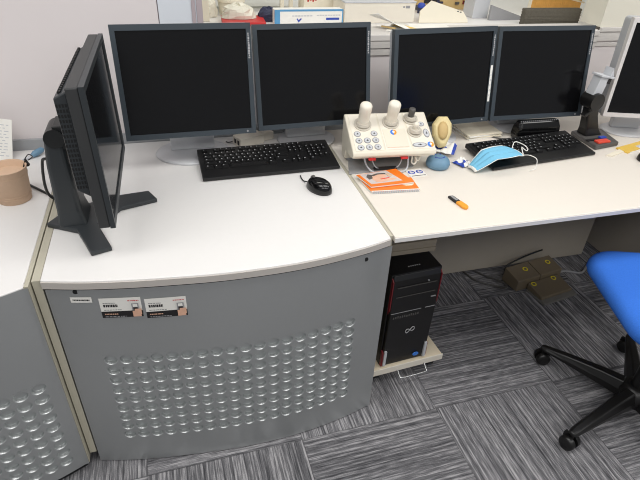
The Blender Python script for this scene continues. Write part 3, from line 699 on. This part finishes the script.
# ------------------------------------------------------------------ tower computer on its trolley
ca = thing('tower_trolley', 'low cream trolley under the black tower computer', 'trolley', (.190, .115, 0), R(4.3))
b = MB(); b.box((-.142, -.018, .055), (.142, .36, .078)); b.build('platform', 'caddy', ca, bevel=.002)
b = MB(); b.box((-.144, -.022, .052), (.144, -.0185, .080)); b.build('front_trim', 'ivory2', ca, bevel=.001)
b = MB(); b.tube(smooth_path([(-.045, -.022, .058), (-.045, -.042, .046), (-.035, -.050, .042), (.055, -.050, .042), (.065, -.042, .046), (.065, -.022, .058)], 5), .003, 8); b.build('wire_handle', 'chrome', ca)
for x in (-.115, .115):
    for y in (.02, .32):
        b = MB(); b.cyl((x-.010, y, .022), (x+.010, y, .022), .0215, n=20); b.box((x-.006, y-.012, .035), (x+.006, y+.012, .055)); b.build('caster', 'dark', ca)
tw = thing('tower_computer', 'black tower computer with red side accents standing on the cream trolley', 'computer', (.172, .105, .0785), R(4.3))
TW, TH, TD = .187, .412, .36
b = MB(); b.box((-TW/2, .012, 0), (TW/2, TD, TH)); b.build('case', 'tower', tw, bevel=.003)
b = MB(); b.prism([(.0115, 0), (.002, .002), (-.004, .25), (.002, TH-.02), (.0115, TH-.003)], -TW/2+.006, TW/2-.006, 'x'); fr = b.build('front_bezel', 'tower', tw, bevel=.003)
for s_ in (-1, 1):
    b = MB(); b.prism([(.012, TH-.012), (.0, TH-.022), (.0, .27), (.012, .245)], s_*(TW/2-.0055), s_*(TW/2-.002), 'x'); b.build('red_accent', 'dred', tw, label='dark red upper side accent')
    b = MB(); b.prism([(.012, .075), (.0, .070), (.0, .004), (.012, .002)], s_*(TW/2-.008), s_*(TW/2-.001), 'x'); b.build('red_accent', 'dred', tw, label='dark red lower side accent')
    b = MB(); b.box((s_*(TW/2-.012)-.005, -.0055, .008), (s_*(TW/2-.012)+.005, .004, .078)); b.build('badge_strip', 'lgrey', tw, label='pale sticker strip near the bottom corner')
b = MB()
for z in (.365, .325): b.box((-TW/2+.02, -.004, z-.0006), (TW/2-.02, .0, z+.0006))
b.build('drive_seams', 'dgrey', tw)
b = MB(); b.box((-.086, -.0055, .2565), (.03, -.003, .2580)); b.box((.045, -.0055, .2560), (.083, -.003, .2580)); b.build('trim_line', 'grey', tw)
b = MB()
for k in range(12): b.box((-.076+k*.0085, -.0055, .232+.001*(k % 3)), (-.071+k*.0085, -.003, .240+.001*(k % 3)))
b.build('vent_row', 'dgrey', tw)
b = MB(); b.box((.06, -.005, .300), (.078, -.002, .303)); b.build('port', 'grey', tw)
b = MB(); b.cyl((.04, -.004, .375), (.04, 0, .375), .003, n=10); b.build('indicator', 'grey', tw)
b = MB(); pts = []
for k in range(41):
    a = 2*PI*k/40; pts.append((.017*math.cos(a)/(1+.6*math.sin(a)**2), -.0052, .165+.022*math.sin(a)*math.cos(a)/(1+.6*math.sin(a)**2)+.004*math.cos(a)))
b.tube(pts, .0016, 6, False); b.build('loop_emblem', 'legend', tw, label='pale figure-eight loop emblem')
b = MB(); b.prism([(x, z) for x, z in circle(.010, 20, (.045, .030), 1.2, .8)], -.0048, -.002, 'y'); b.build('blue_badge', 'intel', tw, label='small blue oval badge')
b = MB()
for k in range(6): b.box((-.02+k*.008, .04, TH), (-.015+k*.008, .044, TH+.0006))
b.build('top_lettering', 'grey', tw)

# ------------------------------------------------------------------ foot switches and cables under the desk
ft = thing('foot_switch', 'bronze double foot switch unit with four yellow marks on the carpet', 'foot switch', (1.00, .45, 0), R(9.5))
b = MB(); b.box((-.055, -.115, .001), (.15, .0, .012)); b.build('tray', 'clear', ft, bevel=.002)
b = MB(); b.prism([(-.09, .012), (-.088, .026), (.004, .044), (.004, .012)], -.05, .138, 'x'); b.build('lower_pedal', 'bronze', ft, bevel=.003)
for x0_, x1_ in ((-.112, .022), (.026, .160)):
    b = MB(); b.prism([(.006, .010), (.008, .066), (.100, .084), (.105, .010)], x0_, x1_, 'x'); b.build('upper_pedal', 'bronze', ft, bevel=.003)
for x, y, z, a in ((-.026, .062, .0772, 11), (.118, .064, .0776, 11), (-.029, -.010, .0418, 11), (.093, -.010, .0418, 11)):
    b = MB(); b.T = Matrix.Translation((x, y, z)) @ Matrix.Rotation(R(a), 4, 'X'); n = 20
    vs = [(r_*math.cos(2*PI*k/n)*1.1, r_*math.sin(2*PI*k/n), .0012) for r_ in (.0125, .007) for k in range(n)]
    b.add(vs, [(k, (k+1) % n, n+(k+1) % n, n+k) for k in range(n)]); b.build('yellow_mark', 'mark', ft)
b = MB(); b.tube(smooth_path([(-.10, .108, .03), (-.085, .118, .075), (-.02, .122, .090), (.06, .124, .100), (.13, .122, .108)]), .004, 8); b.build('carry_bar', 'dark', ft)
tag(MB().tube(smooth_path([(.72, .66, .006), (.75, .56, .006), (.82, .50, .006), (.845, .46, .02), (.86, .50, .02), (.80, .60, .006), (.76, .68, .006)]), .0045, 8).build('cable', 'dgrey'), 'grey cable looping left of the foot switch', 'cable')
tag(MB().tube(smooth_path([(1.14, .50, .006), (1.22, .53, .006), (1.30, .50, .006), (1.40, .56, .006), (1.48, .52, .006)]), .006, 8).build('cable', 'grey'), 'grey cable running right from the foot switch under the desk', 'cable')

# ------------------------------------------------------------------ chair
ch = thing('office_chair', 'office chair with bright blue fabric seat and black five-star base', 'chair', (.916, -.229, 0), R(-19))
SZ = .022
def seat_outline(sc, inset_=0):
    pts = []
    for (x, y, r_) in ((.230, .300, .125), (-.224, .300, .125), (-.215, -.19, .09), (.215, -.19, .09)):
        sx_, sy_ = (1 if x > 0 else -1), (1 if y > 0 else -1)
        a0 = {(1, 1): 0, (-1, 1): 90, (-1, -1): 180, (1, -1): 270}[(sx_, sy_)]
        for k in range(9):
            a = R(a0+90*k/8); rr_ = max(r_-inset_, .01)
            pts.append(((x-sx_*r_+rr_*math.cos(a))*sc, (y-sy_*r_+rr_*math.sin(a))*sc))
    return pts
def sring(z, ins, crown=0):
    return [(x, y, z+SZ-.016*max(0, (y-.15)/.15)**2) for x, y in seat_outline(1, ins)]
b = MB(); b.layers([sring(.425, .02), sring(.432, .006), sring(.445, 0), sring(.463, .002), sring(.476, .010), sring(.484, .024), sring(.488, .045), [(x*.55, y*.55+.02, .487+SZ) for x, y in seat_outline(1)], [(x*.15, y*.15+.03, .485+SZ) for x, y in seat_outline(1)]]); b.build('seat', 'chair', ch)
b = MB(); b.layers([sring(.405, .07), sring(.412, .035), sring(.4245, .022)]); b.build('seat_pan', 'chairblack', ch)
b = MB(); b.cyl((0, 0, .10), (0, 0, .26), .029, n=24); b.cyl((0, 0, .255), (0, 0, .37), .018, n=24); b.build('gas_column', 'chairblack', ch)
b = MB(); b.box((-.09, -.14, .365), (.09, .12, .406)); b.build('mechanism', 'chairblack', ch, bevel=.008)
b = MB(); b.tube([(.08, .05, .38), (.20, .07, .37), (.235, .075, .365)], [.006, .006, .012], 10); b.build('lever', 'chairblack', ch)
b = MB(); b.lathe([(.04, .055), (.058, .06), (.058, .10), (.044, .125), (.032, .128)], n=30); b.build('hub', 'chairblack', ch)
for k in range(5):
    a = R(122+72*k+19); ca_, sa_ = math.cos(a), math.sin(a); Tm = Matrix.Rotation(a, 4, 'Z')
    b = MB(); b.T = Tm
    rings = []
    for x, w_, zt_, zb_ in ((.045, .060, .122, .058), (.12, .052, .116, .062), (.24, .042, .098, .066), (.315, .034, .084, .066), (.338, .022, .080, .067)):
        rings.append([(x, -w_/2, zb_), (x, w_/2, zb_), (x, w_/2, (zt_+zb_)/2), (x, w_*.28, zt_), (x, -w_*.28, zt_), (x, -w_/2, (zt_+zb_)/2)])
    b.layers(rings, smooth=False); lg = b.build('leg', 'chairblack', ch, bevel=.004)
    b = MB(); b.T = Matrix.Translation((ca_*.323, sa_*.323, 0)) @ Matrix.Rotation(a+R(40+50*k), 4, 'Z')
    for s_ in (-1, 1): b.tube([(0, s_*.006, .0265), (0, s_*.020, .0265), (0, s_*.025, .0265), (0, s_*.026, .0265)], [.0262, .0262, .022, .010], 24)
    b.cyl((0, 0, .03), (0, 0, .067), .007, n=12); b.box((-.026, -.006, .035), (.006, .006, .055))
    b.build('caster', 'chairblack', lg)
b = MB(); b.layers([[(x, -.235-.05*((z-.72)/.22)**2*-1-.02*(1-(x/.22)**2)-(.03 if s_ else 0)-.04, z) for x, z in rrect(.42*q, .44*q, .09, 6, (0, .78))] for s_, q in ((0, .92), (0, 1.0), (1, 1.0), (1, .9))] if False else
    [[(x, y_-.10*(1-(x/.3)**2)*.3, z) for x, z in [(p[0], p[1]+.78) for p in rrect(.42*q, .44*q, .09*q, 6)]] for y_, q in ((-.235, .90), (-.245, .99), (-.275, 1.0), (-.29, .92))]); b.build('backrest', 'chair', ch)
b = MB(); b.tube(smooth_path([(0, -.10, .385), (0, -.24, .40), (0, -.325, .48), (0, -.33, .62), (0, -.318, .75)]), .022, 10); b.build('back_bar', 'chairblack', ch)

# ------------------------------------------------------------------ beyond the opening
ct = MB(); ct.box((-1.0, .925, 1.03), (2.3, 1.75, 1.062)); ct.box((-1.0, .96, 0), (2.3, 1.70, 1.03))
tag(ct.build('counter', 'top', bevel=.002), 'white counter in the room beyond the opening', 'counter')
CZ = 1.0622
def bx(name, label, cat, cx_, cy_, d, yaw, m, z=CZ, bevel=.002): 
    r_ = thing(name, label, cat, (cx_, cy_, z), yaw)
    MB().box((-d[0]/2, -d[1]/2, 0), (d[0]/2, d[1]/2, d[2])).build('body', m, r_, bevel=bevel); return r_
fr_ = bx('tray', 'flat red tray under the clear plastic bag beyond the opening', 'tray', -.232, 1.075, (.165, .13, .016), R(-4), 'red')
def blob(name, label, cat, c, d, seed, m, z=CZ):
    r_ = random.Random(seed); n = 14; b = MB(); rings = []
    for k in range(7):
        t_ = k/6; q = math.cos(t_*PI/2)**.6 if k < 6 else .06
        rings.append([(d[0]/2*q*math.cos(a)*r_.uniform(.82, 1.08), d[1]/2*q*math.sin(a)*r_.uniform(.82, 1.08), d[2]*math.sin(t_*PI/2)*r_.uniform(.85, 1.08)+.0005) for a in [2*PI*j/n for j in range(n)]])
    b.layers(rings, smooth=False); o = b.build(name, m, None, loc=(c[0], c[1], z)); return tag(o, label, cat)
blob('plastic_bag', 'crumpled clear plastic bag on the red tray beyond the opening', 'bag', (-.245, 1.095), (.14, .10, .050), 4, 'bag', CZ+.0165)
blob('cloth', 'folded navy cloth between the plastic bag and the blue-edged box', 'cloth', (-.122, 1.115), (.10, .07, .050), 6, 'navy')
blob('plastic_bag', 'pale crumpled bag at the left end of the opening', 'bag', (-.352, 1.21), (.075, .09, .075), 9, 'bag')
jr = thing('tub', 'round cream tub standing behind the plastic bag', 'tub', (-.255, 1.235, CZ))
b = MB(); b.lathe([(.050, 0), (.054, .05), (.052, .052)], n=28); b.build('body', 'ivory', jr); b = MB(); b.lathe([(.056, .052), (.056, .064), (.05, .067)], n=28); b.build('lid', 'cream', jr)
po = bx('post', 'slim cream post at the left end of the opening', 'post', -.372, 1.12, (.028, .03, .40), 0, 'cream')
bbx = bx('carton', 'white carton with a blue frame and blue tick seen above the second monitor', 'box', .022, 1.045, (.276, .05, .056), R(0), 'paper')
q = MB(); y_ = -.0255
q.box((-.139, y_, 0), (-.118, -.02, .056)); q.box((-.118, y_, .050), (.138, -.02, .0565)); q.box((.1335, y_, 0), (.138, -.02, .050)); q.build('blue_border', 'blue_box', bbx)
q = MB(); q.prism([(-.052, .022), (-.044, .010), (-.032, .022), (-.034, .026), (-.044, .018), (-.050, .026)], y_-.0005, -.02, 'y'); q.box((.068, y_-.0005, .018), (.122, -.02, .026)); q.build('blue_mark', 'blue', bbx)
q = MB()
for k in range(7): q.box((-.07+k*.012, y_-.0004, .032), (-.061+k*.012, -.02, .036))
for k in range(9): q.box((.03+k*.011, y_-.0004, .034), (.038+k*.011, -.02, .037))
q.build('lettering', 'lgrey', bbx)
sb = bx('carton', 'small cream carton behind the blue-framed carton', 'box', .135, 1.275, (.17, .10, .065), 0, 'cream')
q = MB()
for k in range(4): q.box((-.07+k*.011, -.051, .050+.004*(k % 2)), (-.063+k*.011, -.0495, .062)) 
q.build('red_print', 'red', sb)
bg = bx('carton', 'large plain white carton above the gap between second and third monitors', 'box', .325, 1.12, (.305, .17, .077), R(-1), 'ivory2')
q = MB(); q.box((.098, -.0856, .058), (.106, -.0849, .064)); q.box((.110, -.0856, .056), (.128, -.0849, .066)); q.box((.114, -.0858, .058), (.124, -.0849, .064)); q.build('print_mark', 'grey', bg)
q = MB(); q.box((-.155, -.088, .076), (.155, .088, .082)); q.build('lid', 'lgrey', bg, bevel=.002)
# open papers and envelope on the sill
pg = thing('document', 'open white document with a yellow strip lying on the sill above the third monitor', 'document', (.36, .90, 1.0755), R(-4))
b = MB(); n = 12
P1 = [(-.115+.155*k/n, .0, .058*(1-k/n)**1.6) for k in range(n+1)]
vs = [(x-.02*j*0, -.055+.11*j+(x+.115)*-.25*(1-j), z*(1 if j == 0 else .55)) for j in (0, 1) for x, _, z in P1]
b.add(vs, [(k, k+1, n+2+k, n+1+k) for k in range(n)], True); o = b.build('curled_page', 'paper', pg); s_ = o.modifiers.new('s', 'SOLIDIFY'); s_.thickness = .002; s_.offset = 1
b = MB(); b.prism([(-.085, -.075), (.20, -.06), (.20, .04), (-.02, .05)], 0, .002); b.build('page', 'paper', pg)
b = MB(); b.prism([(-.03, .02), (.01, .022), (.055, -.055), (.015, -.06)], .0025, .0040); b.build('yellow_strip', 'yellow', pg)
b = MB(); b.prism([(-.09, -.03), (-.05, -.066), (-.04, -.06), (-.085, -.02)], .006, .010); b.build('tan_edge', 'tan', pg)
ev = thing('envelope', 'large cream envelope with open flap standing above the third monitor', 'envelope', (.60, 1.02, CZ), R(-3))
b = MB(); b.T = Matrix.Rotation(R(-25), 4, 'X'); b.prism([(-.105, .0), (-.096, .048), (-.045, .088), (.10, .044), (.118, .012), (.118, 0)], -.004, .004, 'y'); b.build('envelope_body', 'cream', ev)
b = MB(); b.T = Matrix.Rotation(R(-25), 4, 'X'); b.box((.07, -.0048, .043), (.078, -.004, .047)); b.box((.083, -.0048, .040), (.090, -.004, .044)); b.build('print_mark', 'dgrey', ev)
bx('box', 'pale blue-grey box standing right of the cream envelope', 'box', .828, 1.145, (.08, .08, .12), R(4), 'lgrey')
dv = MB(); dv.prism([(-.095, 0), (.115, 0), (-.095, .062)], -.006, .006, 'y')
o = tag(dv.build('divider', 'grey', None, loc=(.945, 1.065, CZ)), 'grey wedge-shaped divider board left of the dark basket', 'divider')
bs_ = thing('basket', 'dark woven basket above the fourth monitor', 'basket', (1.082, .955, CZ), R(-1))
b = MB(); b.layers([[(x, y, z) for x, y in rrect(w_, d_, .006, 3)] for z, w_, d_ in ((0, .278, .03), (.066, .278, .032), (.066, .270, .024), (.06, .268, .022))], smooth=False, cap=True)
for k in range(9): pass
b.build('woven_wall', 'basket', bs_)
q = MB()
for k in range(6): q.layers([[(x, y, z) for x, y in rrect(.280, .0345, .006, 3)] for z_, z in ((.006+.0105*k, .006+.0105*k), (.010+.0105*k, .010+.0105*k))], smooth=False, cap=False)
q.build('rib', 'basket', bs_)
bm_ = thing('bamboo_mat', 'golden bamboo slat mat behind the dark basket', 'mat', (1.27, 1.18, CZ), R(-1))
b = MB()
for k in range(26): b.box((-.135+k*.0105, -.006, 0), (-.1255+k*.0105, .006, .16))
b.build('slats', 'wood', bm_)
b = MB(); b.T = Matrix.Rotation(R(11), 4, 'Y'); b.box((-.13, -.009, .075), (.14, -.006, .082)); b.build('cross_cord', 'caddy', bm_)
b = MB(); b.box((-.143, -.008, 0), (-.136, .008, .16)); b.build('edge_rail', 'cream', bm_)
bc = thing('bottle', 'small blue-capped bottle beside the large white carton', 'bottle', (.60, 1.23, CZ-.0002)) 
b = MB(); b.lathe([(.016, 0), (.017, .02), (.014, .024)], n=20); b.build('body', 'navy', bc); b = MB(); b.lathe([(.017, .024), (.018, .034), (.012, .042), (.004, .044)], n=20); b.build('cap', 'blue', bc)
bx('box', 'small teal box behind the blue-capped bottle', 'box', .64, 1.33, (.04, .04, .03), R(8), 'teal')
sh = thing('shelf_rack', 'low cream wire rack with uprights at the back of the counter', 'rack', (-.05, 1.32, CZ))
for x in (-.30, .025, .065):
    b = MB(); b.box((x-.008, -.008, 0), (x+.008, .008, .30)); b.build('upright', 'cream', sh)
b = MB()
for z in (.045, .16): b.box((-.31, -.005, z), (.078, .10, z+.014))
b.build('shelf_board', 'ivory_d', sh)
kb_ = thing('pegboard', 'brown backing board with small clips beyond the envelope', 'board', (.72, 1.31, CZ))
b = MB(); b.box((-.20, -.006, 0), (.16, .006, .22)); b.build('board', 'tan', kb_)
rr_ = random.Random(12)
for k in range(14):
    b = MB(); x, z = rr_.uniform(-.19, .13), rr_.uniform(.002, .055); b.box((x, -.014, z), (x+rr_.uniform(.012, .035), -.0062, z+rr_.uniform(.008, .02))); b.build('clip', rr_.choice(['ink', 'dred', 'dgrey', 'ink', 'yellow', 'navy']), kb_)

# ------------------------------------------------------------------ light and camera
wd = bpy.data.worlds.new('world'); bpy.context.scene.world = wd; wd.use_nodes = True
bgn = wd.node_tree.nodes['Background']; bgn.inputs['Color'].default_value = (.96, .98, 1, 1); bgn.inputs['Strength'].default_value = .30
def lamp(name, loc, size, power, col=(1, .985, .96)):
    l = bpy.data.lights.new(name, 'AREA'); l.shape = 'RECTANGLE'; l.size, l.size_y = size; l.energy = power; l.color = col
    o = bpy.data.objects.new(name, l); C.objects.link(o); o.location = loc; return o
for x in (-1.3, .5, 2.3):
    lamp('ceiling_lamp', (x, -.35, 2.55), (1.5, .7), 20); lamp('ceiling_lamp', (x, -2.1, 2.55), (1.5, .7), 20)
for x in (-.4, 1.3): lamp('ceiling_lamp', (x, 1.55, 2.55), (1.2, .3), 8, (1, .97, .88))

cam = bpy.data.cameras.new('camera'); cam.sensor_fit = 'HORIZONTAL'; cam.sensor_width = 36; cam.lens = 517/640*36; cam.clip_start = .02
co_ = bpy.data.objects.new('camera', cam); C.objects.link(co_)
rw = Matrix(((0.962462, 0.116579, -0.245104), (-0.268115, 0.548783, -0.791803), (0.042201, 0.827797, 0.559439)))
co_.matrix_world = Matrix.Translation((-.538, -1.078, 1.504)) @ rw.to_4x4()
sc = bpy.context.scene; sc.camera = co_
sc.cycles.filter_width = 1.05
sc.view_settings.view_transform = 'Standard'; sc.view_settings.look = 'None'; sc.view_settings.exposure = 0; sc.view_settings.gamma = 1; sc.view_settings.use_curve_mapping = False
